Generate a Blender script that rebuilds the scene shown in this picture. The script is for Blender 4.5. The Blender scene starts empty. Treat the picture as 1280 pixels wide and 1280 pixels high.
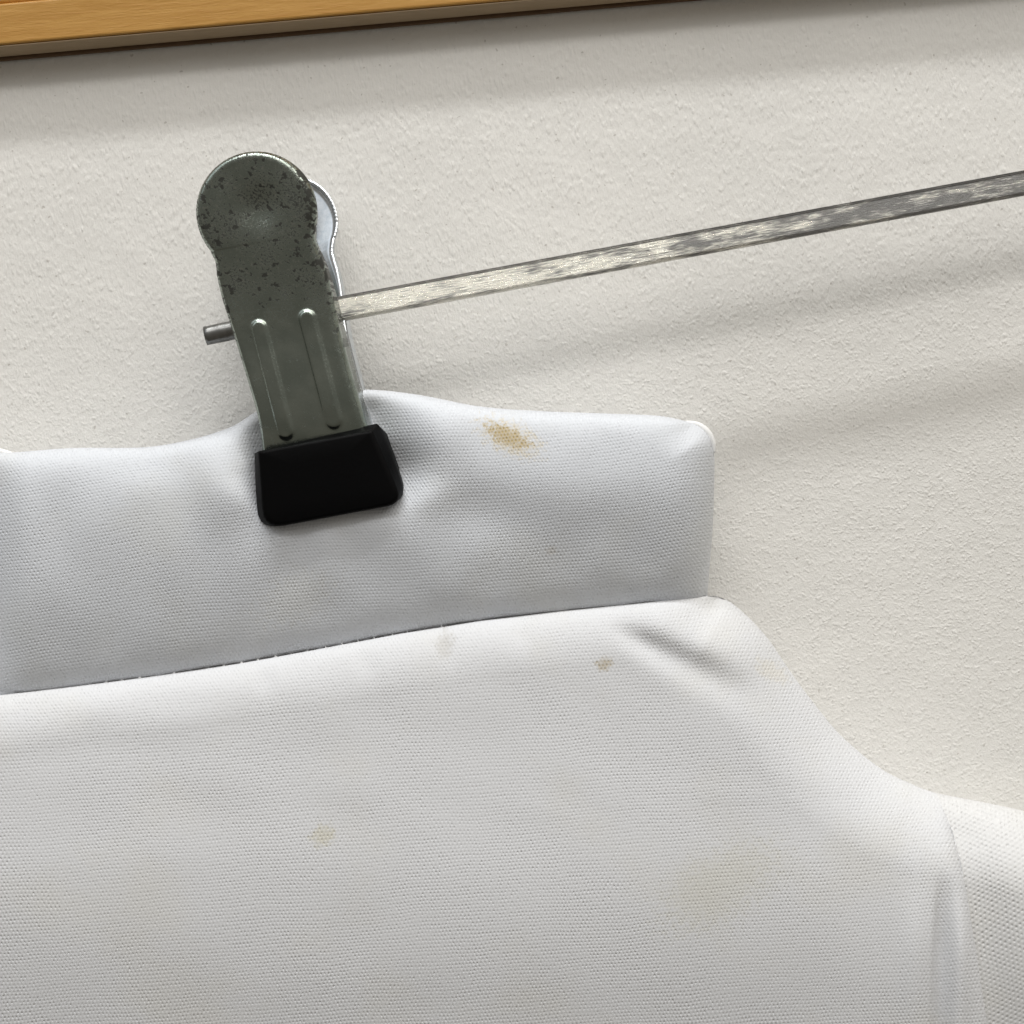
import bpy, bmesh, math
import numpy as np
from mathutils import Vector, Matrix

S = bpy.context.scene
COL = S.collection
rng = np.random.default_rng(7)

# ------------------------------------------------------------------ camera
MM = 0.001
DIST = 0.320                 # camera to wall
TAN = 1.0 / 3.0              # half field of view
ROLL = math.radians(5.0)     # the phone was held a little askew
ZC = 1.30
AX_R = np.array([math.cos(ROLL), 0.0, -math.sin(ROLL)])
AX_U = np.array([math.sin(ROLL), 0.0, math.cos(ROLL)])
AX_W = np.array([0.0, -1.0, 0.0])          # out of the wall, towards the viewer
ORG = np.array([0.0, 0.0, ZC])             # wall point in the middle of the view

cam_d = bpy.data.cameras.new("camera")
cam = bpy.data.objects.new("camera", cam_d)
COL.objects.link(cam)
cam_d.sensor_fit = 'HORIZONTAL'
cam_d.sensor_width = 36.0
cam_d.lens = 18.0 / TAN
cam_d.clip_start = 0.01
cam_d.clip_end = 50.0
m = Matrix.Identity(4)
for i, a in enumerate((AX_R, AX_U, AX_W)):
    for k in range(3):
        m[k][i] = a[k]
pos = ORG + AX_W * DIST
m[0][3], m[1][3], m[2][3] = pos
cam.matrix_world = m
S.camera = cam

# ------------------------------------------------------------------ world + lamps
W = bpy.data.worlds.new("World")
S.world = W
W.use_nodes = True
bg = W.node_tree.nodes["Background"]
# an indoor room: pale ceiling overhead, dimmer warm floor below
wn = W.node_tree.nodes
tc = wn.new('ShaderNodeTexCoord'); sx_ = wn.new('ShaderNodeSeparateXYZ'); mr_ = wn.new('ShaderNodeMapRange'); mx_ = wn.new('ShaderNodeMix')
mx_.data_type = 'RGBA'
mr_.interpolation_type = 'SMOOTHSTEP'
mr_.inputs['From Min'].default_value, mr_.inputs['From Max'].default_value = -0.9, 0.9
W.node_tree.links.new(tc.outputs['Generated'], sx_.inputs[0])
W.node_tree.links.new(sx_.outputs[2], mr_.inputs['Value'])
W.node_tree.links.new(mr_.outputs['Result'], mx_.inputs['Factor'])
mx_.inputs[6].default_value = (0.150, 0.134, 0.110, 1)
mx_.inputs[7].default_value = (0.330, 0.312, 0.285, 1)
W.node_tree.links.new(mx_.outputs[2], bg.inputs[0])
bg.inputs[1].default_value = 1.0

def area(name, elev, azim, dist, sx, sy, power, color):
    """area lamp; elev above the wall's normal, azim to the side (deg)"""
    d = bpy.data.lights.new(name, 'AREA')
    d.shape = 'RECTANGLE'
    d.size, d.size_y = sx, sy
    d.energy = power
    d.color = color
    o = bpy.data.objects.new(name, d)
    COL.objects.link(o)
    e, a = math.radians(elev), math.radians(azim)
    v = Vector((math.sin(a) * math.cos(e), -math.cos(a) * math.cos(e), math.sin(e)))
    o.location = Vector(ORG) + v * dist
    o.rotation_euler = v.to_track_quat('Z', 'Y').to_euler()
    return o

area("ceiling_tube_near", 70, 4, 1.6, 1.2, 0.12, 17.5, (0.985, 0.99, 0.985))
area("ceiling_tube_far", 45, -6, 2.4, 1.4, 0.30, 12.5, (1.0, 0.98, 0.96))
area("soft_fill_left", 38, -48, 2.6, 1.6, 1.6, 8.0, (0.88, 0.94, 1.0))  # unseen cool fill, added for the broad soft room light
area("soft_fill_right", 40, 45, 2.6, 1.6, 1.6, 25.0, (1.0, 0.965, 0.90))  # unseen warm fill, added to brighten the right of the wall

vs = S.view_settings
vs.view_transform = 'Standard'
vs.look = 'None'
vs.exposure = -0.07
vs.gamma = 1.0
vs.use_curve_mapping = False
S.cycles.use_denoising = True
S.cycles.max_bounces = 4

# ------------------------------------------------------------------ helpers
def P(px, py, w):
    """world point at depth w (m, in front of the wall) on the line of sight of photo pixel px,py"""
    px, py, w = np.broadcast_arrays(np.asarray(px, float), np.asarray(py, float), np.asarray(w, float))
    k = (DIST - w) * TAN / 640.0
    return (ORG + (px - 640.0)[..., None] * k[..., None] * AX_R
            - (py - 640.0)[..., None] * k[..., None] * AX_U + w[..., None] * AX_W)

def mesh_np(name, verts, faces, mat, parent=None, uv=None, smooth=True):
    me = bpy.data.meshes.new(name)
    verts = np.ascontiguousarray(verts, dtype=np.float32).reshape(-1, 3)
    faces = np.ascontiguousarray(faces, dtype=np.int32)
    n = faces.shape[1]
    me.vertices.add(len(verts))
    me.vertices.foreach_set("co", verts.ravel())
    me.loops.add(faces.size)
    me.loops.foreach_set("vertex_index", faces.ravel())
    me.polygons.add(len(faces))
    me.polygons.foreach_set("loop_start", np.arange(0, faces.size, n, dtype=np.int32))
    me.polygons.foreach_set("loop_total", np.full(len(faces), n, dtype=np.int32))
    me.update(calc_edges=True)
    me.validate()
    if uv is not None:
        l = me.uv_layers.new(name="UVMap")
        u = np.asarray(uv, dtype=np.float32).reshape(-1, 2)[faces.ravel()]
        l.data.foreach_set("uv", u.ravel())
    me.polygons.foreach_set("use_smooth", np.full(len(me.polygons), smooth))
    me.materials.append(mat)
    o = bpy.data.objects.new(name, me)
    COL.objects.link(o)
    if parent is not None:
        o.parent = parent
    return o

def mesh_py(name, verts, faces, mat, parent=None, smooth=False):
    me = bpy.data.meshes.new(name)
    me.from_pydata([tuple(map(float, v)) for v in verts], [], [tuple(int(i) for i in f) for f in faces])
    me.polygons.foreach_set("use_smooth", [smooth] * len(me.polygons))
    me.materials.append(mat)
    o = bpy.data.objects.new(name, me)
    COL.objects.link(o)
    if parent is not None:
        o.parent = parent
    return o

def grid_faces(nr, nc, flip=False, off=0):
    r, c = np.meshgrid(np.arange(nr - 1), np.arange(nc - 1), indexing='ij')
    a = (r * nc + c).ravel() + off
    f = np.stack([a, a + nc, a + nc + 1, a + 1], 1)
    return f[:, ::-1] if flip else f

def empty(name, loc):
    o = bpy.data.objects.new(name, None)
    COL.objects.link(o)
    o.location = loc
    o.empty_display_size = 0.02
    return o

def attach(o, root):
    """parent o to root, keeping it where it stands"""
    o.parent = root
    o.matrix_parent_inverse = Matrix.Translation(root.matrix_world.translation if root.type == 'MESH' else root.location).inverted()

def tag(o, label=None, cat=None, kind=None):
    if label: o["label"] = label
    if cat: o["category"] = cat
    if kind: o["kind"] = kind

def smooth_curve(pts, n, key=None):
    """Catmull-Rom through pts, n samples evenly spaced along its length"""
    p = np.array(pts, float)
    q = np.vstack([2 * p[0] - p[1], p, 2 * p[-1] - p[-2]])
    out = []
    for i in range(1, len(q) - 2):
        t = np.linspace(0, 1, 24, endpoint=False)[:, None]
        a, b, c, d = q[i - 1], q[i], q[i + 1], q[i + 2]
        out.append(0.5 * (2 * b + (c - a) * t + (2 * a - 5 * b + 4 * c - d) * t ** 2 + (3 * b - a - 3 * c + d) * t ** 3))
    out = np.vstack(out + [p[-1:]])
    s = np.concatenate([[0], np.cumsum(np.linalg.norm(np.diff(out, axis=0), axis=1))])
    s /= s[-1]
    t = np.linspace(0, 1, n) if key is None else key
    return np.stack([np.interp(t, s, out[:, k]) for k in range(out.shape[1])], 1)

def resample(p, n):
    s = np.concatenate([[0], np.cumsum(np.linalg.norm(np.diff(p, axis=0), axis=1))])
    t = np.linspace(0, s[-1], n)
    return np.stack([np.interp(t, s, p[:, k]) for k in range(p.shape[1])], 1)

def seg_dist(x, y, pts):
    """distance of points to an open polyline (photo pixels)"""
    best = np.full(np.shape(x), 1e9)
    for (ax, ay), (bx, by) in zip(pts[:-1], pts[1:]):
        dx, dy = bx - ax, by - ay
        t = np.clip(((x - ax) * dx + (y - ay) * dy) / (dx * dx + dy * dy + 1e-9), 0, 1)
        best = np.minimum(best, np.hypot(x - ax - t * dx, y - ay - t * dy))
    return best

def sstep(a, b, x):
    t = np.clip((x - a) / (b - a), 0, 1)
    return t * t * (3 - 2 * t)

def bandnoise(shape, step, lo, hi, seed, stretch=1.0, peak=False):
    """band-limited noise, wavelengths lo..hi in the units of step, unit variance"""
    r = np.random.default_rng(seed).standard_normal(shape)
    fy = np.fft.fftfreq(shape[0], step)[:, None] * stretch
    fx = np.fft.rfftfreq(shape[1], step)[None, :]
    f = np.hypot(fx, fy)
    g = np.exp(-((f - 1 / lo) / hi) ** 2) if peak else np.exp(-((f * lo) ** 2)) * (1 - np.exp(-((f * hi) ** 2)))
    o = np.fft.irfft2(np.fft.rfft2(r) * g, s=shape)
    return o / o.std()

def gauss(x, y, cx, cy, sx, sy=None, rot=0.0):
    sy = sx if sy is None else sy
    c, s = math.cos(rot), math.sin(rot)
    u = (x - cx) * c + (y - cy) * s
    v = -(x - cx) * s + (y - cy) * c
    return np.exp(-(u / sx) ** 2 - (v / sy) ** 2)

# ------------------------------------------------------------------ materials
class NT:
    def __init__(self, name):
        self.m = bpy.data.materials.new(name)
        self.m.use_nodes = True
        self.t = self.m.node_tree
        self.b = self.t.nodes["Principled BSDF"]
    def n(self, typ, **kw):
        o = self.t.nodes.new(typ)
        for k, v in kw.items():
            setattr(o, k, v)
        return o
    def put(self, sock, v):
        if isinstance(v, bpy.types.NodeSocket):
            self.t.links.new(v, sock)
        else:
            if sock.type == 'RGBA' and len(v) == 3:
                v = (*v, 1)
            sock.default_value = v
    def math(self, op, a, b=0.0, c=0.0, clamp=False):
        o = self.n('ShaderNodeMath', operation=op, use_clamp=clamp)
        self.put(o.inputs[0], a); self.put(o.inputs[1], b); self.put(o.inputs[2], c)
        return o.outputs[0]
    def noise(self, vec, scale, detail=2.0, rough=0.5, dist=0.0):
        o = self.n('ShaderNodeTexNoise')
        if vec is not None: self.put(o.inputs['Vector'], vec)
        self.put(o.inputs['Scale'], scale); self.put(o.inputs['Detail'], detail)
        self.put(o.inputs['Roughness'], rough); self.put(o.inputs['Distortion'], dist)
        return o.outputs['Fac']
    def ramp(self, f, a, b, lo=0.0, hi=1.0):
        o = self.n('ShaderNodeMapRange', interpolation_type='SMOOTHSTEP')
        self.put(o.inputs['Value'], f)
        self.put(o.inputs['From Min'], a); self.put(o.inputs['From Max'], b)
        self.put(o.inputs['To Min'], lo); self.put(o.inputs['To Max'], hi)
        return o.outputs['Result']
    def mix(self, f, a, b):
        o = self.n('ShaderNodeMix', data_type='RGBA')
        self.put(o.inputs['Factor'], f)
        self.put(o.inputs['A'] if False else o.inputs[6], a); self.put(o.inputs[7], b)
        return o.outputs[2]
    def scalevec(self, vec, s, loc=(0, 0, 0), rot=(0, 0, 0)):
        o = self.n('ShaderNodeMapping')
        self.put(o.inputs['Vector'], vec)
        o.inputs['Scale'].default_value = s
        o.inputs['Location'].default_value = loc
        o.inputs['Rotation'].default_value = rot
        return o.outputs[0]
    def coord(self, which='Object'):
        return self.n('ShaderNodeTexCoord').outputs[which]
    def bump(self, h, dist, strength=1.0, normal=None):
        o = self.n('ShaderNodeBump')
        self.put(o.inputs['Height'], h)
        o.inputs['Distance'].default_value = dist
        o.inputs['Strength'].default_value = strength
        if normal is not None: self.put(o.inputs['Normal'], normal)
        return o.outputs[0]
    def set(self, **kw):
        for k, v in kw.items():
            self.put(self.b.inputs[k.replace('_', ' ')], v)
        return self.m

def mat_wall():
    k = NT("foamed_wallpaper")
    c = k.coord()
    big = k.noise(c, 14, 3)
    mid = k.noise(c, 90, 3)
    col = k.mix(k.ramp(big, 0.3, 0.7), (0.775, 0.762, 0.728), (0.82, 0.804, 0.768))
    spk = k.noise(c, 900, 1)
    col = k.mix(k.ramp(spk, 0.70, 0.76, 0, 0.55), col, (0.40, 0.37, 0.33))
    # raised beads of the foamed surface; combed upright in the upper part
    sp = k.n('ShaderNodeSeparateXYZ'); k.put(sp.inputs[0], c)
    over = k.math('SMOOTH_MAX', k.math('SUBTRACT', sp.outputs[2], ZC + 0.035), 0.0, 0.04)
    cb = k.n('ShaderNodeCombineXYZ')
    k.put(cb.inputs[0], sp.outputs[0]); k.put(cb.inputs[2], k.math('SUBTRACT', sp.outputs[2], k.math('MULTIPLY', over, 0.58)))
    wv = k.n('ShaderNodeVectorMath', operation='MULTIPLY_ADD')
    nzv = k.n('ShaderNodeTexNoise'); k.put(nzv.inputs['Vector'], cb.outputs[0]); k.put(nzv.inputs['Scale'], 900.0); k.put(nzv.inputs['Detail'], 1.0)
    k.put(wv.inputs[0], nzv.outputs['Color']); wv.inputs[1].default_value = (0.0008, 0.0, 0.0008); k.put(wv.inputs[2], cb.outputs[0])
    vo = k.n('ShaderNodeTexVoronoi', feature='SMOOTH_F1'); k.put(vo.inputs['Vector'], wv.outputs[0])
    k.put(vo.inputs['Scale'], 1350.0); k.put(vo.inputs['Smoothness'], 0.6)
    bead = k.ramp(vo.outputs['Distance'], 0.05, 0.62, 1.0, 0.0)
    amp = k.ramp(k.noise(cb.outputs[0], 420, 2), 0.32, 0.66, 0.35, 1.0)
    h = k.math('ADD', k.math('MULTIPLY', bead, amp), k.math('MULTIPLY', k.noise(cb.outputs[0], 2500, 2, 0.65), 1.2))
    return k.set(Base_Color=col, Roughness=0.58, Specular_IOR_Level=0.4,
                 Normal=k.bump(h, 0.00018, 0.50))

def mat_wood():
    k = NT("varnished_wood")
    c = k.coord()
    v = k.scalevec(c, (6, 60, 60))
    a = k.noise(v, 9, 5, 0.6, 0.6)
    b = k.noise(k.scalevec(c, (25, 220, 220)), 12, 3, 0.6)
    col = k.mix(k.ramp(a, 0.3, 0.72), (0.44, 0.225, 0.048), (0.53, 0.29, 0.075))
    col = k.mix(k.ramp(b, 0.52, 0.75, 0, 0.4), col, (0.42, 0.19, 0.04))
    return k.set(Base_Color=col, Roughness=0.38, Specular_IOR_Level=0.4,
                 Normal=k.bump(b, 0.0002, 0.35))

def mat_knit(name, pu, pv, stains=(), tint=(0.80, 0.805, 0.82), depth=0.00022):
    """white polyester knit; UV is in millimetres of cloth"""
    k = NT(name)
    uv = k.coord('UV')
    # slight irregularity of the loops
    j = k.n('ShaderNodeTexNoise'); k.put(j.inputs['Vector'], uv); k.put(j.inputs['Scale'], 0.05); k.put(j.inputs['Detail'], 4.0); k.put(j.inputs['Roughness'], 0.45)
    jv = k.n('ShaderNodeVectorMath', operation='MULTIPLY_ADD')
    k.put(jv.inputs[0], j.outputs['Color']); jv.inputs[1].default_value = (2.6, 2.2, 0); k.put(jv.inputs[2], uv)
    s = k.n('ShaderNodeSeparateXYZ'); k.put(s.inputs[0], jv.outputs[0])
    x, y = s.outputs[0], s.outputs[1]
    tau = 2 * math.pi
    w1 = k.math('COSINE', k.math('MULTIPLY', x, 2 * tau / (2 * pu)))
    xx = k.math('MULTIPLY', x, tau / (2 * pu))
    yy = k.math('MULTIPLY', y, tau / (2 * pv))
    # hexagonal lattice: three waves
    a1 = k.math('COSINE', k.math('MULTIPLY', yy, 2.0))
    a2 = k.math('COSINE', k.math('ADD', k.math('MULTIPLY', xx, 2.0), yy))
    a3 = k.math('COSINE', k.math('SUBTRACT', k.math('MULTIPLY', xx, 2.0), yy))
    lat = k.math('ADD', k.math('ADD', a2, a3), k.math('MULTIPLY', a1, 0.8))     # peaks on the lattice points
    hole = k.math('POWER', k.math('MULTIPLY', k.math('ADD', lat, 1.6, clamp=False), 0.227, clamp=True), 1.6)
    varr = k.math('MULTIPLY', k.ramp(k.noise(uv, 0.9, 2), 0.3, 0.7, 0.35, 1.2), k.ramp(k.noise(uv, 0.05, 3), 0.35, 0.65, 0.75, 1.15))
    hgt = k.math('MULTIPLY', k.math('MULTIPLY', hole, varr), -1.0)
    fib = k.noise(uv, 5.5, 2)
    hgt = k.math('ADD', hgt, k.math('MULTIPLY', fib, 0.22))
    blot = k.noise(uv, 0.035, 4, 0.55)
    warm = (tint[0] * 0.985, tint[1] * 0.975, tint[2] * 0.945)
    col = k.mix(k.ramp(blot, 0.48, 0.70), tint, warm)
    if stains:
        nz = k.math('MULTIPLY', k.math('SUBTRACT', k.noise(uv, 0.9, 3, 0.65), 0.5), 2.2)
        fz0 = k.math('SUBTRACT', k.noise(uv, 2.6, 1), 0.5)
    for (cu, cv, ru, rv, rot, colr, amt, lo, fine) in stains:
        sub = k.n('ShaderNodeVectorMath', operation='SUBTRACT'); k.put(sub.inputs[0], uv); sub.inputs[1].default_value = (cu, cv, 0)
        mp = k.n('ShaderNodeMapping', vector_type='TEXTURE'); k.put(mp.inputs['Vector'], sub.outputs[0])
        mp.inputs['Rotation'].default_value = (0, 0, rot); mp.inputs['Scale'].default_value = (ru, rv, 1)
        ln = k.n('ShaderNodeVectorMath', operation='LENGTH'); k.put(ln.inputs[0], mp.outputs[0])
        edge = k.math('SUBTRACT', 1.0, ln.outputs['Value'])
        fz = k.math('MULTIPLY', fz0, fine)
        f = k.ramp(k.math('ADD', k.math('ADD', edge, nz), fz), lo, lo + 0.75, 0.0, amt)
        f = k.math('MULTIPLY', f, k.ramp(ln.outputs['Value'], 1.0, 1.7, 1.0, 0.0))
        f = k.math('MULTIPLY', f, k.ramp(hole, 0.05, 0.7, 1.0 - fine * 0.35, 1.0))
        col = k.mix(f, col, colr)
    return k.set(Base_Color=col, Roughness=0.72, Specular_IOR_Level=0.35, Sheen_Weight=0.15, Sheen_Roughness=0.4,
                 Normal=k.bump(hgt, depth, 1.0))

def mat_plate():
    k = NT("tarnished_zinc_plate")
    uv = k.coord('UV')      # mm along / across the plate, u across, v down from the disc's middle
    s = k.n('ShaderNodeSeparateXYZ'); k.put(s.inputs[0], uv)
    down = s.outputs[1]
    wear = k.ramp(down, 13.0, 24.0, 1.0, 0.0)
    n1 = k.noise(uv, 0.55, 5, 0.68)
    n2 = k.noise(uv, 2.2, 4, 0.75)
    n3 = k.noise(uv, 0.18, 2)
    edge = k.ramp(k.math('ABSOLUTE', s.outputs[0]), 7.0, 10.5, 0.0, 0.07)
    thr = k.math('ADD', n1, k.math('ADD', edge, k.math('MULTIPLY', wear, 0.07)))
    big = k.ramp(thr, 0.63, 0.66, 0.0, 0.94)
    fine = k.math('MULTIPLY', k.ramp(k.math('ADD', n2, k.math('MULTIPLY', n3, 0.42)), 0.745, 0.80, 0.0, 0.85), wear)
    spot = k.math('MAXIMUM', k.math('MULTIPLY', big, k.ramp(down, 18.0, 36.0, 1.0, 0.25)), fine)
    dust = k.math('MULTIPLY', k.ramp(k.noise(uv, 1.3, 5, 0.75), 0.52, 0.72, 0.0, 0.45), k.ramp(down, 12.0, 20.0, 1.0, 0.0))
    base = k.mix(k.ramp(n3, 0.3, 0.7), (0.265, 0.305, 0.275), (0.33, 0.37, 0.335))
    base = k.mix(dust, base, (0.66, 0.65, 0.60))
    col = k.mix(spot, base, (0.028, 0.027, 0.022))
    rg = k.math('ADD', k.math('MULTIPLY', spot, 0.3), k.ramp(n2, 0.3, 0.7, 0.15, 0.27))
    return k.set(Base_Color=col, Metallic=k.math('SUBTRACT', 1.0, k.math('MULTIPLY', spot, 0.7)),
                 Roughness=rg, Normal=k.bump(k.math('SUBTRACT', n2, k.math('MULTIPLY', spot, 0.6)), 0.0001, 0.25))

def mat_bright():
    k = NT("bright_zinc_plate")
    c = k.coord()
    n = k.noise(c, 700, 3)
    col = k.mix(k.ramp(n, 0.35, 0.65), (0.62, 0.66, 0.70), (0.70, 0.73, 0.76))
    return k.set(Base_Color=col, Metallic=1.0, Roughness=0.25, Normal=k.bump(n, 0.00005, 0.2))

def mat_bar():
    k = NT("scratched_chrome_bar")
    uv = k.coord('UV')       # u mm along, v mm across
    sc = k.scalevec(uv, (0.28, 3.8, 1))
    n1 = k.noise(sc, 1.0, 4, 0.7)
    n2 = k.noise(k.scalevec(uv, (1.2, 7.0, 1)), 1.0, 3, 0.7)
    patch = k.noise(k.scalevec(uv, (0.10, 0.4, 1)), 1.0, 3, 0.6)
    su = k.n('ShaderNodeSeparateXYZ'); k.put(su.inputs[0], uv)
    tarn = k.ramp(k.math('ADD', k.math('ADD', k.math('MULTIPLY', n1, 0.6), k.math('MULTIPLY', patch, 0.7)), k.ramp(su.outputs[0], 30.0, 130.0, -0.09, 0.10)), 0.54, 0.76, 0.0, 0.95)
    col = k.mix(tarn, (0.86, 0.835, 0.75), (0.19, 0.188, 0.185))
    pit = k.ramp(k.noise(uv, 1.1, 4, 0.7), 0.68, 0.72, 0.0, 0.8)
    col = k.mix(pit, col, (0.08, 0.075, 0.07))
    sv = k.n('ShaderNodeSeparateXYZ'); k.put(sv.inputs[0], uv)
    edge = k.ramp(k.math('ABSOLUTE', sv.outputs[1]), 2.35, 2.60, 0.0, 0.92)
    col = k.mix(edge, col, (0.035, 0.033, 0.03))
    rg = k.math('ADD', k.ramp(n2, 0.3, 0.7, 0.22, 0.5), k.math('MULTIPLY', tarn, 0.1))
    return k.set(Base_Color=col, Metallic=1.0, Roughness=rg,
                 Normal=k.bump(k.math('ADD', n2, k.math('MULTIPLY', n1, 0.8)), 0.00022, 0.8))

def mat_rubber():
    k = NT("black_rubber")
    c = k.coord()
    n = k.noise(c, 900, 3)
    dust = k.ramp(k.noise(c, 2500, 2), 0.72, 0.78, 0, 0.25)
    return k.set(Base_Color=k.mix(dust, (0.002, 0.002, 0.0022), (0.02, 0.02, 0.02)), Roughness=0.45, Specular_IOR_Level=0.06,
                 Normal=k.bump(n, 0.00008, 0.4))

def mat_thread():
    k = NT("white_thread")
    n = k.noise(k.coord(), 3000, 2)
    return k.set(Base_Color=k.mix(n, (0.80, 0.80, 0.80), (0.88, 0.88, 0.87)), Roughness=0.6)

def mat_spring():
    k = NT("spring_steel")
    n = k.noise(k.coord(), 900, 3)
    return k.set(Base_Color=k.mix(n, (0.14, 0.14, 0.135), (0.30, 0.30, 0.29)), Metallic=1.0, Roughness=0.35)

M_WALL, M_WOOD, M_PLATE, M_BRIGHT = mat_wall(), mat_wood(), mat_plate(), mat_bright()
def mat_raw():
    k = NT("bare_board_edge")
    n = k.noise(k.scalevec(k.coord(), (20, 200, 200)), 10, 3)
    return k.set(Base_Color=k.mix(n, (0.30, 0.22, 0.13), (0.42, 0.31, 0.20)), Roughness=0.7)
def mat_gap_shade():
    k = NT("dark_brown_gap_shade")
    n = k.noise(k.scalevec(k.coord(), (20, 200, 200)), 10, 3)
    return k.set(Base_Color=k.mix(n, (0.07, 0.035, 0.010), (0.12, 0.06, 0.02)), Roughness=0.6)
M_GAP_SHADE = mat_gap_shade()
M_RAW = mat_raw()
M_BAR, M_RUB, M_THREAD, M_SPRING = mat_bar(), mat_rubber(), mat_thread(), mat_spring()

# ------------------------------------------------------------------ wall (structure)
def build_wall():
    st = 0.0006
    half = 0.135
    core = np.arange(-half, half + st / 2, st)
    out = np.array([0.17, 0.25, 0.4, 0.7])
    ax = np.concatenate([-out[::-1], core, out])
    n = len(core)
    X, Z = np.meshgrid(ax, ax, indexing='xy')
    fine = bandnoise((n, n), st * 1000, 2.2, 0.18, 3, peak=True)
    soft = bandnoise((n, n), st * 1000, 8.0, 40.0, 5)
    h = np.zeros_like(X)
    fade = np.minimum(1, np.minimum(half - np.abs(core)[:, None], half - np.abs(core)[None, :]) / 0.01)
    h[4:-4, 4:-4] = (fine * 0.018 + soft * 0.02) * MM * fade
    V = np.stack([X, -h, Z + ZC], -1)
    o = mesh_np("wall", V, grid_faces(len(ax), len(ax)), M_WALL)
    tag(o, kind="structure")
    o["label"] = "off-white embossed wall covering behind the hanger and garment"
    return o
build_wall()

# ------------------------------------------------------------------ wooden rail along the top
def extrude_profile(name, prof, x0, x1, mat, parent, nx=2):
    """prof: (depth out of wall, height) in metres, closed, extruded along x"""
    xs = np.linspace(x0, x1, nx)
    n = len(prof)
    V = [(x, -d, ZC + h) for x in xs for d, h in prof]
    F = []
    for i in range(nx - 1):
        for k in range(n):
            F.append((i * n + k, i * n + (k + 1) % n, (i + 1) * n + (k + 1) % n, (i + 1) * n + k))
    F.append(tuple(range(n))[::-1]); F.append(tuple((nx - 1) * n + k for k in range(n)))
    o = mesh_py(name, V, F, mat)
    attach(o, parent)
    bv = o.modifiers.new("edge", 'BEVEL'); bv.width = 0.0005; bv.segments = 3; bv.limit_method = 'ANGLE'
    return o

def zrail(px, py, w):
    return P(px, py, w)[2] - ZC

def build_rail():
    D = 0.0074
    zb = zrail(0, 57.5, D)              # lower edge of the front face
    zg = zrail(0, 4.0, D)               # groove above the board
    root = empty("wooden_rail", (0, -0.005, ZC + zb))
    prof = [(0.0016, zb + 0.0003), (D, zb + 0.0003), (D, zg), (0.0016, zg)]
    extrude_profile("lower_edge", [(0.0016, zb - 0.0004), (D - 0.0004, zb - 0.0001), (D - 0.0004, zb + 0.0002), (0.0016, zb + 0.0002)], -0.45, 0.45, M_RAW, root)
    extrude_profile("board", prof, -0.45, 0.45, M_WOOD, root)
    extrude_profile("gap_shade_strip", [(0.0005, zb - 0.0011), (0.0014, zb - 0.0011), (0.0014, zb + 0.005), (0.0005, zb + 0.005)], -0.45, 0.45, M_GAP_SHADE, root)  # dark strip that paints the shade in the gap between rail and wall
    extrude_profile("back_strip", [(0.0004, zb + 0.006), (0.0015, zb + 0.006), (0.0015, zg + 0.03), (0.0004, zg + 0.03)], -0.45, 0.45, M_WOOD, root)
    extrude_profile("upper_moulding", [(0.0016, zg + 0.0008), (D - 0.0025, zg + 0.0008), (D - 0.0015, zg + 0.006), (D - 0.0015, zg + 0.03), (0.0016, zg + 0.03)],
                    -0.45, 0.45, M_WOOD, root)
    tag(root, "varnished orange-brown wooden rail across the top of the wall", "rail")
build_rail()

# ------------------------------------------------------------------ clip hanger
TH = math.radians(15.0)
CLIP_YAW = math.radians(6.0)
E_S = math.sin(TH) * AX_R - math.cos(TH) * AX_U        # down the clip
E_T = math.cos(TH) * AX_R + math.sin(TH) * AX_U        # across, to the right
E_W = math.cos(CLIP_YAW) * AX_W - math.sin(CLIP_YAW) * E_T
E_T = math.cos(CLIP_YAW) * E_T + math.sin(CLIP_YAW) * AX_W
BAR_W = 0.0165
PIV = P(352, 398, BAR_W)

def to_local(p):
    d = p - PIV
    return np.stack([d @ E_T, d @ E_S, d @ E_W], -1)
def from_local(t, s, w):
    return PIV + np.asarray(t)[..., None] * E_T + np.asarray(s)[..., None] * E_S + np.asarray(w)[..., None] * E_W

hanger = empty("clip_hanger", tuple(PIV))

# outline of the plate as seen: disc, neck, tapering body
disc_c, disc_r = (318.0, 263.0), 73.5
ang = np.radians(np.linspace(14, 119, 34))
a0 = math.radians(-105)        # the clip's own "up" in photo pixels
Lp = [(disc_c[0] + disc_r * math.cos(a0 - a), disc_c[1] + disc_r * math.sin(a0 - a)) for a in ang]
Rp = [(disc_c[0] + disc_r * math.cos(a0 + a), disc_c[1] + disc_r * math.sin(a0 + a)) for a in ang]
Lp += [(264, 315), (269, 327), (271, 345), (277, 371), (287, 403), (299, 441), (311, 481), (320, 512), (325, 538), (328, 566), (331, 585)]
Rp += [(389, 297), (393, 309), (401, 330), (409, 358), (418, 400), (428, 440), (439, 480), (448, 508), (457, 535), (470, 548), (480, 575)]
Rp = [p for p in Rp]
NR, NC = 240, 96
Lc, Rc = smooth_curve(Lp, NR), smooth_curve(Rp, NR)

def w_front(v):         # v 0..1 from top of the disc to inside the rubber cap
    return np.interp(v, [0, .2, .45, .6, .8, .9, 1.0], [.0315, .0300, .0268, .0252, .0245, .0238, .0222])

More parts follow.
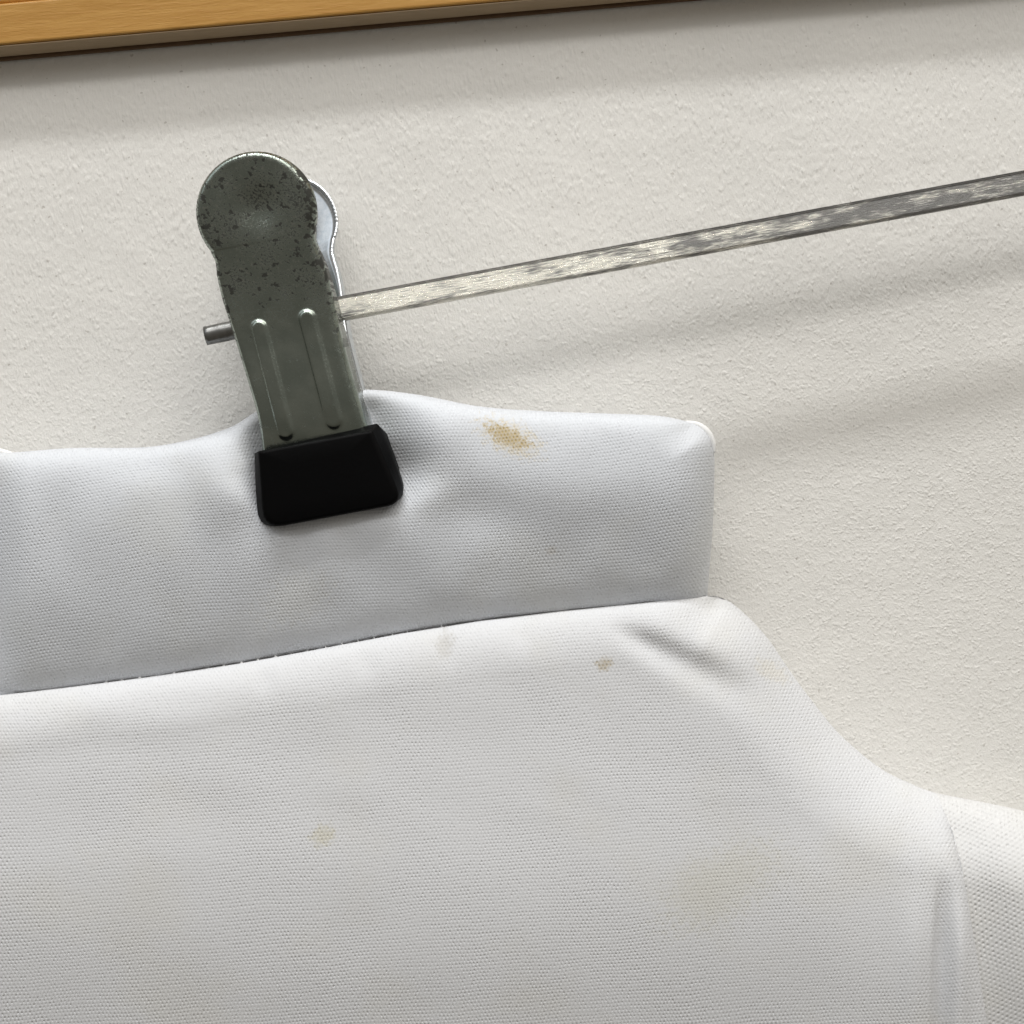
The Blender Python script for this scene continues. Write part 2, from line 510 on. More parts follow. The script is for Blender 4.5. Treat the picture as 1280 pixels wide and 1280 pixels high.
def plate(name, mirror, mat):
    v = np.linspace(0, 1, NR)
    wv = w_front(v)
    wv = np.convolve(np.pad(wv, 12, mode='edge'), np.ones(25) / 25, mode='valid')
    c = np.linspace(0, 1, NC)[None, :]
    PX = Lc[:, None, 0] * (1 - c) + Rc[:, None, 0] * c
    PY = Lc[:, None, 1] * (1 - c) + Rc[:, None, 1] * c
    # the first rows follow the arc of the disc's top
    aa = a0 + np.radians(np.linspace(-14, 14, NC))
    sx, sy = disc_c[0] + disc_r * np.cos(aa) - PX[0], disc_c[1] + disc_r * np.sin(aa) - PY[0]
    dec = np.exp(-(np.arange(NR) / 14.0))[:, None]
    PX = PX + sx[None] * dec; PY = PY + sy[None] * dec
    G = to_local(P(PX, PY, np.broadcast_to(wv[:, None], PX.shape)))
    prof_px = [(Lc[i, 0], Lc[i, 1]) for i in range(0, NR, 3)][::-1] + [(PX[0, i], PY[0, i]) for i in range(4, NC - 3, 8)] + [(Rc[i, 0], Rc[i, 1]) for i in range(0, NR, 3)]
    d = seg_dist(PX, PY, prof_px)
    roll = -0.0009 * (1 - np.sqrt(np.clip(1 - (1 - np.clip(d / 9.0, 0, 1)) ** 2, 0, 1)))
    h = roll
    # thumb dish
    rr = np.hypot(PX - 322, PY - 258)
    h = h - 0.0013 * np.exp(-(rr / 27.0) ** 2)
    # two embossed ribs
    for (ax, ay, bx, by, wd) in ((324, 410, 357, 539, 12.0), (384, 398, 417, 525, 13.0)):
        dr = seg_dist(PX, PY, [(ax, ay), (bx, by)])
        tl = ((PX - ax) * (bx - ax) + (PY - ay) * (by - ay)) / ((bx - ax) ** 2 + (by - ay) ** 2)
        h = h + 0.00062 * (1 - sstep(wd * 0.50, wd * 1.0, dr)) * (1 - 0.35 * sstep(0.80, 1.06, tl))
    G[..., 2] += h
    uv = np.stack([(PX - PX.mean(1, keepdims=True)) * 0.152, (PY - 263) * 0.152], -1)
    # flange: outline loop turned back
    loop = np.concatenate([G[::-1, 0], G[0, 1:-1:3], G[:, -1]])
    mid_ = G.mean(1)
    cen = np.concatenate([mid_[::-1], np.repeat(mid_[20:21], len(G[0, 1:-1:3]), 0), mid_])
    tang = np.gradient(loop[:, :2], axis=0)
    nrm = np.stack([-tang[:, 1], tang[:, 0]], -1)
    nrm /= np.linalg.norm(nrm, axis=1, keepdims=True) + 1e-12
    sgn = np.sign(((loop[:, :2] - cen[:, :2]) * nrm).sum(1)); sgn[np.abs(sgn) < .5] = 1
    med = np.sign(np.median(sgn)); nrm *= med
    luv = np.concatenate([uv[::-1, 0], uv[0, 1:-1:3], uv[:, -1]])
    s01 = np.concatenate([v[::-1], np.zeros(len(G[0, 1:-1:3])), v])
    deep = np.interp(s01, [0, .25, .42, .6, .9, 1], [.0012, .0012, .0035, .0062, .0050, .003])
    rings, ruv = [], []
    for q, (o_, b_) in enumerate(((0.00022, 0.00025), (0.00034, 0.0006), (0.00036, 0.0010), (0.00036, None))):
        r_ = loop.copy()
        r_[:, :2] += nrm * o_
        r_[:, 2] -= deep if b_ is None else b_
        rings.append(r_)
        ruv.append(luv + np.sign(luv) * (q + 1) * 0.2)
    verts = [G.reshape(-1, 3)] + rings
    uvs = [uv.reshape(-1, 2)] + ruv
    F = [grid_faces(NR, NC, flip=mirror)]
    n = len(loop)
    idx0 = np.concatenate([np.arange(NR)[::-1] * NC, np.arange(NC)[1:-1:3], np.arange(NR) * NC + NC - 1])
    prev = idx0
    off = NR * NC
    for q in range(len(rings)):
        cur = off + np.arange(n)
        f = np.stack([prev[:-1], prev[1:], cur[1:], cur[:-1]], 1)
        F.append(f if not mirror else f[:, ::-1])
        prev = cur; off += n
    A = np.concatenate(verts); U = np.concatenate(uvs)
    if mirror:
        A = A.copy()
        A[:, 2] = -A[:, 2] + 0.0005
    Wd = from_local(A[:, 0], A[:, 1], A[:, 2])
    o = mesh_np(name, Wd, np.concatenate(F), mat, uv=U)
    bm = bmesh.new(); bm.from_mesh(o.data)
    bmesh.ops.remove_doubles(bm, verts=bm.verts, dist=2e-6)
    bm.to_mesh(o.data); bm.free()
    attach(o, hanger)
    so = o.modifiers.new("sheet", 'SOLIDIFY'); so.thickness = 0.0006; so.offset = -1.0
    return o

front_plate = plate("front_plate", False, M_PLATE)
front_plate["label"] = "tarnished dark-speckled front clip plate with two embossed ribs"
rear_plate = plate("rear_plate", True, M_BRIGHT)
rear_plate["label"] = "brighter rear clip plate seen edge-on behind the front one"

def rounded_poly(pts, rad, seg=6):
    pts = [np.array(p, float) for p in pts]
    out = []
    n = len(pts)
    for i in range(n):
        p, a, b = pts[i], pts[i - 1], pts[(i + 1) % n]
        ua, ub = (a - p) / np.linalg.norm(a - p), (b - p) / np.linalg.norm(b - p)
        r = rad[i]
        s_, e_ = p + ua * r, p + ub * r
        for t in np.linspace(0, 1, seg):
            out.append((1 - t) ** 2 * s_ + 2 * t * (1 - t) * p + t ** 2 * e_)
    return np.array(out)

def rubber_cap(name, front):
    # photo outline of the front jaw's rubber sleeve
    base = [(322, 564), (466, 537), (505, 629), (329, 662)]
    rad = [3, 3, 22, 26]
    def ring(scale, dx, dy, w, pts=base):
        q = rounded_poly(pts, rad)
        c = q.mean(0)
        q = c + (q - c) * np.array(scale) + np.array([dx, dy])
        return to_local(P(q[:, 0], q[:, 1], np.full(len(q), w)))
    wide = [(318, 566), (472, 529), (510, 625), (323, 662)]
    wide2 = [(318, 568), (483, 540), (510, 620), (321, 657)]
    rings = [ring((.5, .5), 0, 0, .0261), ring((.90, .90), 0, 0, .0260), ring((.96, .95), 0, 0, .0259), ring((.985, .98), 0, 0, .0257), ring((1, 1), 0, 0, .0251),
             ring((1.0, 1.0), 0, 0, .0235, wide), ring((1.0, 1.0), 0, 0, .0200, wide2), ring((.97, .97), 0, 0, .0178, wide2), ring((.8, .8), 0, 0, .0178, wide2)]
    n = len(rings[0])
    A = np.concatenate(rings)
    if not front:
        A[:, 2] = -A[:, 2] + 0.0005
    Wd = from_local(A[:, 0], A[:, 1], A[:, 2])
    F = []
    for r in range(len(rings) - 1):
        for k in range(n):
            F.append((r * n + k, r * n + (k + 1) % n, (r + 1) * n + (k + 1) % n, (r + 1) * n + k))
    F.append(tuple(range(n))); F.append(tuple(range((len(rings) - 1) * n, len(rings) * n))[::-1])
    if front: F = [f[::-1] for f in F]
    o = mesh_py(name, Wd, F, M_RUB, smooth=True)
    bm = bmesh.new(); bm.from_mesh(o.data)
    bmesh.ops.recalc_face_normals(bm, faces=bm.faces)
    bm.to_mesh(o.data); bm.free()
    return o
cap_f = rubber_cap("rubber_cap", True); attach(cap_f, front_plate)
cap_r = rubber_cap("rubber_cap", False); attach(cap_r, rear_plate)

def build_bar():
    # flat bar with chamfered edges, running off to the right
    p0 = P(345, 401, BAR_W); 
    p1 = P(1290, 227, BAR_W - 0.002)
    d = (p1 - p0); d /= np.linalg.norm(d)
    p1 = p0 + d * 0.34
    nrm = AX_W - d * (AX_W @ d); nrm /= np.linalg.norm(nrm)
    upv = np.cross(nrm, d); upv = upv if upv @ AX_U > 0 else -upv
    tilt = math.radians(0)          # flat face turned slightly up
    n2 = nrm * math.cos(tilt) + upv * math.sin(tilt)
    u2 = upv * math.cos(tilt) - nrm * math.sin(tilt)
    hh, th, ch = 0.00245, 0.00110, 0.00052
    sec = [(-hh + ch, th), (hh - ch, th), (hh, th - ch), (hh, -th + ch), (hh - ch, -th), (-hh + ch, -th), (-hh, -th + ch), (-hh, th - ch)]
    L = 0.34
    ns = 120
    V, U = [], []
    for i in range(ns + 1):
        q = p0 + d * (L * i / ns)
        for (a, b) in sec:
            V.append(q + u2 * a + n2 * b); U.append((L * 1000 * i / ns, (a + b * 0.7) * 1000))
    m_ = len(sec)
    F = []
    for i in range(ns):
        for k in range(m_):
            F.append((i * m_ + k, i * m_ + (k + 1) % m_, (i + 1) * m_ + (k + 1) % m_, (i + 1) * m_ + k))
    o = mesh_np("bar", np.array(V), np.array(F), M_BAR, uv=np.array(U), smooth=False)
    attach(o, hanger)
    bv = o.modifiers.new("edge", 'BEVEL'); bv.width = 0.00018; bv.segments = 2; bv.limit_method = 'ANGLE'; bv.angle_limit = math.radians(20)
    # rounded, pinched end poking out of the clip's left side
    e0, e1 = P(352, 399.5, BAR_W), P(257, 420, BAR_W)
    de = e1 - e0; Le = np.linalg.norm(de); de /= Le
    prof = [(0, .0016), (.30, .0016), (.55, .0018), (.72, .00195), (.85, .0019), (.95, .00185), (1.0, .0019), (1.003, .0015), (0.99, .0008)]
    ve = np.cross(AX_W, de); ve /= np.linalg.norm(ve)
    V, F = [], []
    ks = 20
    for (t, r) in prof:
        for k in range(ks):
            a = 2 * math.pi * k / ks
            sq = 0.85 if t > 0.6 else 1.0
            V.append(e0 + de * Le * t + ve * r * math.cos(a) + AX_W * r * sq * math.sin(a))
    for i in range(len(prof) - 1):
        for k in range(ks):
            F.append((i * ks + k, i * ks + (k + 1) % ks, (i + 1) * ks + (k + 1) % ks, (i + 1) * ks + k))
    F.append(tuple(range(ks))); F.append(tuple(range((len(prof) - 1) * ks, len(prof) * ks)))
    e = mesh_py("bar_end", V, F, M_SPRING, smooth=True)
    attach(e, o)
    # coil spring round the bar between the two plates
    V, F = [], []
    turns, nt, kr = 6, 6 * 22, 8
    c0, c1 = P(312, 407, BAR_W), P(398, 391, BAR_W)
    ax = (c1 - c0); La = np.linalg.norm(ax); ax /= La
    u_ = np.cross(ax, AX_W); u_ /= np.linalg.norm(u_); w_ = np.cross(ax, u_)
    for i in range(nt + 1):
        a = 2 * math.pi * turns * i / nt
        rad = u_ * math.cos(a) + w_ * math.sin(a)
        q = c0 + ax * La * i / nt + rad * 0.0040
        for k in range(kr):
            b = 2 * math.pi * k / kr
            V.append(q + (rad * math.cos(b) + ax * math.sin(b)) * 0.0006)
    for i in range(nt):
        for k in range(kr):
            F.append((i * kr + k, i * kr + (k + 1) % kr, (i + 1) * kr + (k + 1) % kr, (i + 1) * kr + k))
    s = mesh_py("spring", V, F, M_SPRING, smooth=True)
    attach(s, hanger)
build_bar()
tag(hanger, "metal clip hanger with worn flat bar and black rubber-tipped clip gripping the garment", "hanger")

# ------------------------------------------------------------------ padded garment
garment = empty("padded_garment", tuple(P(520, 820, 0.012)))
tag(garment, "white padded knit garment with rust-stained band hanging from the clip", "garment")

SEAM = [(-150, 893), (-60, 881), (0, 872), (100, 860), (200, 847), (300, 832), (400, 814), (500, 795), (600, 779), (700, 767), (800, 757), (884, 748)]
CAPQ = [(334, 540), (456, 520), (484, 588), (348, 618), (334, 540)]

def inside_quad(x, y, q):
    ins = np.zeros(np.shape(x), bool)
    j = len(q) - 2
    for i in range(len(q) - 1):
        xi, yi = q[i]; xj, yj = q[j]
        c = ((yi > y) != (yj > y)) & (x < (xj - xi) * (y - yi) / (yj - yi + 1e-9) + xi)
        ins ^= c
        j = i
    return ins

def cloth_uv(x, y, ang):
    """cloth coordinates in mm: the knit's rows run at ang (deg) to the horizontal"""
    c_, s_ = math.cos(math.radians(ang)), math.sin(math.radians(ang))
    u, v = (x - 640) * 0.156, -(y - 640) * 0.156
    return np.stack([u * c_ + v * s_, -u * s_ + v * c_], -1)

def coons(top, bot, left, right):
    n, m_ = len(left), len(top)
    v = np.linspace(0, 1, n)[:, None, None]; u = np.linspace(0, 1, m_)[None, :, None]
    a = (1 - v) * top[None] + v * bot[None]
    b = (1 - u) * left[:, None] + u * right[:, None]
    c = (1 - u) * (1 - v) * top[0] + u * (1 - v) * top[-1] + (1 - u) * v * bot[0] + u * v * bot[-1]
    return a + b - c

def nearest_uv(G, UV, px, py):
    i = np.argmin((G[..., 0] - px) ** 2 + (G[..., 1] - py) ** 2)
    return UV.reshape(-1, 2)[i]

def build_band():
    nu, nv = 420, 150
    top = smooth_curve([(-150, 578), (-60, 570), (0, 566), (24, 565), (90, 560), (180, 559), (240, 549), (290, 533), (325, 512), (380, 492), (455, 487),
                        (520, 493), (600, 508), (680, 514), (760, 517), (825, 520), (868, 529)], nu)
    right = smooth_curve([(868, 529), (884, 540), (892, 558), (893, 600), (891, 660), (887, 710), (884, 748)], nv,
                         key=0.5 - 0.5 * np.cos(np.linspace(0, 1, nv) * math.pi))
    bot = smooth_curve(SEAM, nu)
    left = smooth_curve([(-150, 578), (-156, 720), (-150, 893)], nv, key=0.5 - 0.5 * np.cos(np.linspace(0, 1, nv) * math.pi))
    G = coons(top, bot, left, right)
    # crowd columns towards the right end
    x, y = G[..., 0], G[..., 1]
    v = (0.5 - 0.5 * np.cos(np.linspace(0, 1, nv) * math.pi))[:, None]
    # resample rows to cosine spacing
    G2 = np.empty_like(G)
    lin = np.linspace(0, 1, nv)
    G2 = G
    tt = np.broadcast_to(v, (nv, nu))
    GG = np.empty_like(G)
    for c in range(nu):
        for k in range(2):
            GG[:, c, k] = np.interp(v[:, 0], lin, G2[:, c, k]) if c < nu - 1 else G2[:, c, k]
    # blend so that the left and right rows keep their own spacing
    GG[:, 0] = G[:, 0]
    G = GG
    x, y = G[..., 0], G[..., 1]
    PK = 0.40                                    # fullest part of the band, then it slopes back to the seam
    up_ = np.sqrt(np.clip(1 - (1 - np.clip(tt / PK, 0, 1)) ** 2.1, 0, 1))
    dn_ = np.clip((tt - PK) / (1 - PK), 0, 1)
    base, peak, seam_w = 0.0120, 0.0238, 0.0168
    w0 = np.where(tt < PK, base + (peak - base) * up_, seam_w + (peak - seam_w) * (1 - dn_ ** 1.75))
    dr = seg_dist(x, y, [tuple(p) for p in right])
    rx = np.clip(1 - dr / 62.0, 0, 1)
    er = np.sqrt(np.clip(1 - rx ** 2.3, 0, 1))
    ell = np.clip(np.minimum(up_, 1 - dn_ ** 6), 0, 1)
    turn = sstep(38, -45, x)                     # the band turns back at the left border
    w0 = base + (w0 - base) * np.sqrt(np.clip(1 - rx ** 2.3, 0, 1)) * (1 - 0.65 * turn)
    # pinch by the rubber jaw
    d = seg_dist(x, y, CAPQ)
    d = np.where(inside_quad(x, y, CAPQ), 0, d)
    side = sstep(330, 520, x)
    pinch = np.exp(-(d / (36.0 + 12 * sstep(430, 520, x) - 13 * sstep(590, 640, y))) ** 2)
    w = w0
    w = w * (1 - pinch) + np.minimum(w, 0.0165) * pinch
    # folds spreading from the jaw, slow lumps in the padding
    w = w + 0.0012 * gauss(x, y, 545, 560, 36, 80, 0.35) * ell - 0.0010 * gauss(x, y, 600, 640, 60, 40, 0.2) * ell
    w = w + 0.0010 * gauss(x, y, 268, 590, 34, 70, -0.25) * ell - 0.0012 * gauss(x, y, 190, 570, 40, 30) * ell
    w = w + 0.0010 * gauss(x, y, 720, 610, 120, 50) * ell
    # creases fanning out from the jaw
    th_ = np.arctan2(y - 590, x - 412)
    rd = np.hypot(x - 412, (y - 590) * 1.1)
    w = w + 0.00018 * np.sin(th_ * 9 + 0.6 * np.sin(3 * th_)) * sstep(70, 100, rd) * (1 - sstep(100, 210, rd)) * ell
    nz = bandnoise((nv, nu), 1.0, 30, 120, 21)
    w = w + nz * 0.00009 * ell * er
    V = P(x, y, w)
    UV = cloth_uv(x, y + 10 * np.sin(x / 160.0), 6.5)
    cu = nearest_uv(G, UV, 634, 545)
    c2 = nearest_uv(G, UV, 370, 745)
    c3 = nearest_uv(G, UV, 690, 690)
    stains = [(cu[0], cu[1], 4.9, 1.9, -0.50, (0.30, 0.20, 0.055), 1.0, -0.22, 1.3),
              (cu[0], cu[1], 4.3, 1.8, -0.50, (0.19, 0.12, 0.03), 0.75, 0.25, 2.8),
              (cu[0] + .5, cu[1] - .4, 7.0, 3.6, -0.5, (0.60, 0.49, 0.27), 0.55, -0.15, 0.8),
              (c2[0], c2[1], 10.0, 6.0, 0.4, (0.66, 0.64, 0.55), 0.2, -0.1, 0.5),
              (c3[0], c3[1], 1.6, 1.0, 0.2, (0.52, 0.49, 0.44), 0.5, -0.1, 0.8)]
    mt = mat_knit("white_band_knit", 0.70, 0.64, stains, tint=(0.63, 0.652, 0.69), depth=0.00009)
    # back of the band
    wb = w0 - (w0 - 0.0045) * np.sqrt(np.clip(1 - np.abs(2 * tt - 1) ** 2.2, 0, 1)) * er
    wb = wb * (1 - pinch) + np.maximum(wb, np.minimum(0.0150, w - 0.0006)) * pinch
    Vb = P(x, y, wb)
    n = nu * nv
    F = np.concatenate([grid_faces(nv, nu), grid_faces(nv, nu, flip=True, off=n)])
    UVb = UV + np.array([300.0, 0.0])
    o = mesh_np("band", np.concatenate([V.reshape(-1, 3), Vb.reshape(-1, 3)]), F, mt, uv=np.concatenate([UV.reshape(-1, 2), UVb.reshape(-1, 2)]))
    attach(o, garment)
    o["label"] = "puffy white band with a brown rust stain right of the clip"
    return o, G
band, BG = build_band()

# piping glimpsed round the band's upper right corner
def tube(name, pts, rad, mat, parent, ks=8):
    pts = np.array(pts); n = len(pts)
    rad = np.broadcast_to(rad, (n,))
    tg = np.gradient(pts, axis=0); tg /= np.linalg.norm(tg, axis=1, keepdims=True)
    V, F = [], []
    for i in range(n):
        u_ = np.cross(tg[i], AX_W); u_ /= np.linalg.norm(u_) + 1e-12
        w_ = np.cross(u_, tg[i])
        for k in range(ks):
            a = 2 * math.pi * k / ks
            V.append(pts[i] + (u_ * math.cos(a) + w_ * math.sin(a)) * rad[i])
    for i in range(n - 1):
        for k in range(ks):
            F.append((i * ks + k, i * ks + (k + 1) % ks, (i + 1) * ks + (k + 1) % ks, (i + 1) * ks + k))
    F.append(tuple(range(ks))[::-1]); F.append(tuple(range((n - 1) * ks, n * ks)))
    o = mesh_py(name, V, F, mat, smooth=True)
    attach(o, parent)
    return o
c = smooth_curve([(858, 527), (872, 531), (884, 540), (891, 553), (893, 566)], 24)
pw = P(c[:, 0], c[:, 1], np.full(24, 0.0128))
pl = smooth_curve([(-40, 566), (-10, 564), (8, 566), (26, 571)], 16)
tube("edge_piping", P(pl[:, 0], pl[:, 1], np.full(16, 0.0135)), 0.0009 * np.sin(np.linspace(1.2, math.pi - 0.15, 16)), M_THREAD, band)
tube("edge_piping", pw, 0.0006 * np.sin(np.linspace(0.25, math.pi - 0.25, 24)) + 0.0001, M_THREAD, band)

SHOULDER = [(899, 747), (915, 754), (940, 776), (962, 801), (985, 835), (1012, 872), (1050, 918), (1100, 960), (1140, 980), (1170, 991),
            (1230, 1003), (1285, 1015), (1380, 1040), (1500, 1100)]
SHOULDER = [tuple(p) for p in smooth_curve(SHOULDER, 220)]
LAP = [(1170, 991), (1183, 1020), (1196, 1058), (1207, 1110), (1217, 1170), (1228, 1240), (1240, 1330), (1256, 1480), (1275, 1700)]
w_sh = 0.0095
def pad_level(x, y):
    return 0.0228 + 0.0010 * np.sin((x - 300) / 420.0) + 0.0058 * sstep(700, 1240, y) - 0.0060 * sstep(1060, 1640, y) - 0.0035 * sstep(880, 1200, x) * sstep(1350, 900, y)

def build_body():
    nu, nv = 460, 330
    top = smooth_curve([(p[0], p[1] - 3) for p in SEAM] + [(899, 747)], nu)
    right = np.array([p for p in SHOULDER if p[0] < 1169] + [tuple(p) for p in smooth_curve(LAP, 160)])
    right = np.array(resample(right, nv))
    bot = smooth_curve([(-150, 1700), (500, 1710), (1275, 1700)], nu)
    left = smooth_curve([(-150, 890), (-165, 1200), (-150, 1700)], nv, key=np.linspace(0, 1, nv) ** 1.25)
    vk = np.linspace(0, 1, nv) ** 1.55
    # rows crowd at the seam
    G = coons(top, bot, left, right)
    lin = np.linspace(0, 1, nv)
    uk = 1 - (1 - np.linspace(0, 1, nu)) ** 1.25
    H = np.empty_like(G)
    for k in range(2):
        for cidx in range(nu):
            H[:, cidx, k] = np.interp(vk, lin, G[:, cidx, k])
        for ridx in range(nv):
            H[ridx, :, k] = np.interp(uk, np.linspace(0, 1, nu), H[ridx, :, k].copy())
    G = H
    x, y = G[..., 0], G[..., 1]
    ds = seg_dist(x, y, [(p[0], p[1] - 3) for p in SEAM] + [(899, 747)])
    sh = [tuple(p) for p in right[:int(nv * .42)]]
    rr = [tuple(p) for p in right]
    dsh = seg_dist(x, y, rr)
    e_seam = np.sqrt(np.clip(1 - (1 - np.clip(ds / 70.0, 0, 1)) ** 2, 0, 1))
    e_sh = np.sqrt(np.clip(1 - (1 - np.clip(seg_dist(x, y, SHOULDER) / 105.0, 0, 1)) ** 2, 0, 1))
    full = pad_level(x, y)
    w = w_sh + (0.0180 + (full - 0.0180) * e_seam - w_sh) * e_sh
    dlap = seg_dist(x, y, LAP)
    e_lap = np.sqrt(np.clip(1 - (1 - np.clip(dlap / 20.0, 0, 1)) ** 2, 0, 1))
    w = w - 0.0024 * (1 - e_lap) * sstep(985, 1060, y)
    inner = e_seam * e_sh
    # dent below the band's right end
    a, b = (768, 782), (948, 872)
    L = math.hypot(b[0] - a[0], b[1] - a[1])
    ux, uy = (b[0] - a[0]) / L, (b[1] - a[1]) / L
    al = ((x - a[0]) * ux + (y - a[1]) * uy) / L
    ac = -(x - a[0]) * uy + (y - a[1]) * ux
    along = sstep(-0.12, 0.30, al) * (1 - sstep(0.55, 1.15, al))
    w = w - 0.0014 * along * np.exp(-((ac - 3) / np.interp(al, [0, 1], [13.0, 26.0])) ** 2) + 0.0006 * along * np.exp(-((ac + 34) / 26.0) ** 2)
    # small puckers at the seam
    for (px, py, dx, dy, dp) in ((556, 806, 12, 22, .0003), (455, 826, 14, 20, .0003), (650, 790, 16, 18, .0003), (330, 850, 14, 18, .0003), (120, 885, 30, 20, -.0003)):
        w = w - dp * gauss(x, y, px, py, dx, dy, -0.25)
    # tuck at the lower right, next to the side panel
    tx = np.interp(y, [1090, 1140, 1280, 1700], [1176, 1173, 1169, 1160])
    g = sstep(1080, 1200, y)
    w = w - 0.0020 * g * np.where(x > tx, np.exp(-((x - tx) / 15.0) ** 2), np.exp(-((x - tx) / 4.0) ** 2))
    w = w + 0.0009 * g * np.exp(-((x - tx - 30) / 12.0) ** 2)
    w = w + 0.0008 * g * np.exp(-((x - tx + 26) / 18.0) ** 2)
    nz = bandnoise((nv, nu), 1.0, 45, 160, 33)
    w = w + nz * 0.00005 * inner
    V = P(x, y, w)
    UV = cloth_uv(x, y, 4.0)
    s1, s2, s3, s4 = (nearest_uv(G, UV, *p) for p in ((756, 830), (404, 1046), (965, 838), (900, 1110)))
    s5 = nearest_uv(G, UV, 556, 806)
    stains = [(s1[0], s1[1], 2.0, 1.5, 0.2, (0.42, 0.35, 0.22), 0.75, -0.10, 1.0),
              (s5[0], s5[1], 2.0, 3.4, -0.25, (0.46, 0.44, 0.40), 0.5, -0.15, 0.6),
              (s2[0], s2[1], 3.0, 2.6, 0.4, (0.56, 0.52, 0.36), 0.5, -0.10, 0.5),
              (s3[0], s3[1], 4.5, 2.2, -0.6, (0.66, 0.60, 0.46), 0.3, -0.10, 0.4),
              (s4[0], s4[1], 16.0, 8.0, 0.5, (0.58, 0.565, 0.48), 0.36, -0.10, 0.3)]
    mt = mat_knit("white_body_knit", 0.74, 0.70, stains, tint=(0.665, 0.672, 0.69), depth=0.00009)
    n = nu * nv
    # back of the pad, hanging just clear of the wall
    cl = np.minimum(1, np.minimum(np.minimum(ds, seg_dist(x, y, rr)) / 30.0, np.minimum(np.arange(nu)[None, :], (nv - 1 - np.arange(nv))[:, None]) / 8.0))
    wb = w - np.maximum(w - 0.0030, 0) * np.sqrt(np.clip(1 - (1 - cl) ** 2, 0, 1))
    Vb = P(x, y, wb)
    F = np.concatenate([grid_faces(nv, nu), grid_faces(nv, nu, flip=True, off=n)])
    o = mesh_np("body", np.concatenate([V.reshape(-1, 3), Vb.reshape(-1, 3)]), F, mt,
                uv=np.concatenate([UV.reshape(-1, 2), UV.reshape(-1, 2) + np.array([400.0, 0.0])]))
    attach(o, garment)
    o["label"] = "broad padded main panel below the stitched seam"
    return o, G, w
body, BoG, BoW = build_body()

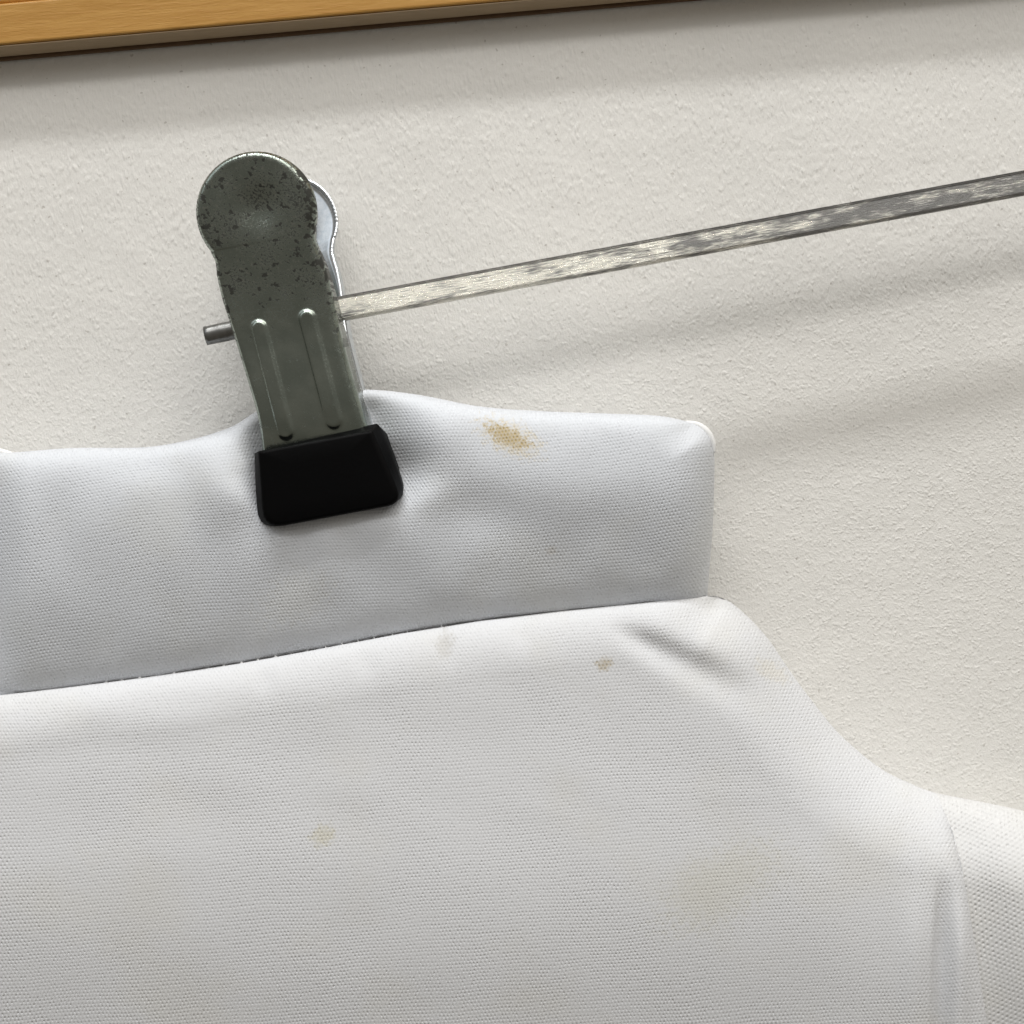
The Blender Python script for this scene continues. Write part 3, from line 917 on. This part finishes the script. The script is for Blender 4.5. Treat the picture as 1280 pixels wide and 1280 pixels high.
def build_side():
    nu, nv = 190, 220
    top = resample(np.array([(p[0], p[1] + 6 * float(sstep(1172, 1150, p[0]))) for p in SHOULDER if p[0] > 1090]), nu)
    bot = smooth_curve([(1120, 1700), (1500, 1700)], nu)
    left = smooth_curve([tuple(top[0]), (1110, 1300), (1120, 1700)], nv)
    right = smooth_curve([tuple(top[-1]), (1530, 1350), (1500, 1700)], nv)
    G = coons(top, bot, left, right)
    vk = np.linspace(0, 1, nv) ** 1.5
    lin = np.linspace(0, 1, nv)
    for k in range(2):
        for cidx in range(nu):
            G[:, cidx, k] = np.interp(vk, lin, G[:, cidx, k].copy())
    x, y = G[..., 0], G[..., 1]
    dt = seg_dist(x, y, [tuple(p) for p in top])
    e = np.sqrt(np.clip(1 - (1 - np.clip(dt / 60.0, 0, 1)) ** 2, 0, 1))
    lap = np.interp(y, [990, 1058, 1170, 1280, 1700], [1172, 1198, 1217, 1236, 1275])
    e = np.sqrt(np.clip(1 - (1 - np.clip(seg_dist(x, y, SHOULDER) / 105.0, 0, 1)) ** 2, 0, 1))
    rise = sstep(-10, 80, x - lap)
    w = w_sh - 0.0004 + (pad_level(x, y) - w_sh) * e - (0.0034 - 0.0030 * rise) * sstep(970, 1050, y)
    w = np.where(x < lap - 12, w - 0.002, w)
    w = w - 0.005 * sstep(1330, 1500, x)
    w = np.maximum(w, 0.0035)
    V = P(x, y, w)
    UV = cloth_uv(x, y, -22.0)
    # the cloth runs at a slant here
    mt = mat_knit("white_side_knit", 0.92, 0.86, (), tint=(0.665, 0.665, 0.665), depth=0.00014)
    n = nu * nv
    cl = np.minimum(1, np.minimum(dt / 30.0, np.minimum(np.minimum(np.arange(nu), nu - 1 - np.arange(nu))[None, :], (nv - 1 - np.arange(nv))[:, None]) / 8.0))
    Vb = P(x, y, w - np.maximum(w - 0.0026, 0) * np.sqrt(np.clip(1 - (1 - cl) ** 2, 0, 1)))
    F = np.concatenate([grid_faces(nv, nu), grid_faces(nv, nu, flip=True, off=n)])
    o = mesh_np("side_panel", np.concatenate([V.reshape(-1, 3), Vb.reshape(-1, 3)]), F, mt,
                uv=np.concatenate([UV.reshape(-1, 2), UV.reshape(-1, 2) + np.array([400.0, 0.0])]))
    attach(o, garment)
    o["label"] = "side panel of open mesh knit tucked under the main panel's edge"
build_side()

# stitches showing along the seam, and the seam's ridge
def build_stitches():
    V, F = [], []
    sm = smooth_curve(SEAM, 2000)
    s = np.concatenate([[0], np.cumsum(np.linalg.norm(np.diff(sm, axis=0), axis=1))])
    r = np.random.default_rng(5)
    x = 60.0
    k = 0
    for d in np.arange(180, 900, 21.3):
        px, py = np.interp(d, s, sm[:, 0]), np.interp(d, s, sm[:, 1])
        if px < 95 or px > 560: continue
        size = 0.9 if px < 400 else 0.5
        px += r.uniform(-1.5, 1.5); py += r.uniform(-1, 1) - 1.0
        c0 = P(px - 2.5, py - 3.0, 0.0176); c1 = P(px + 2.5, py + 3.0, 0.0184)
        ax = (c1 - c0); Ln = np.linalg.norm(ax); ax /= Ln
        u_ = np.cross(ax, AX_W); u_ /= np.linalg.norm(u_); w_ = np.cross(u_, ax)
        base = len(V); rings = 5; ks = 6
        for i in range(rings):
            t = i / (rings - 1)
            rad = 0.00034 * size * math.sin(math.pi * (0.12 + 0.76 * t))
            q = c0 + ax * Ln * t + AX_W * 0.0004 * math.sin(math.pi * t)
            for j in range(ks):
                a = 2 * math.pi * j / ks
                V.append(q + (u_ * math.cos(a) + w_ * math.sin(a)) * rad)
        for i in range(rings - 1):
            for j in range(ks):
                F.append((base + i * ks + j, base + i * ks + (j + 1) % ks, base + (i + 1) * ks + (j + 1) % ks, base + (i + 1) * ks + j))
        F.append(tuple(base + j for j in range(ks))[::-1]); F.append(tuple(base + (rings - 1) * ks + j for j in range(ks)))
    o = mesh_py("seam_stitching", V, F, M_THREAD, smooth=True)
    o["kind"] = "stuff"
    attach(o, garment)
build_stitches()
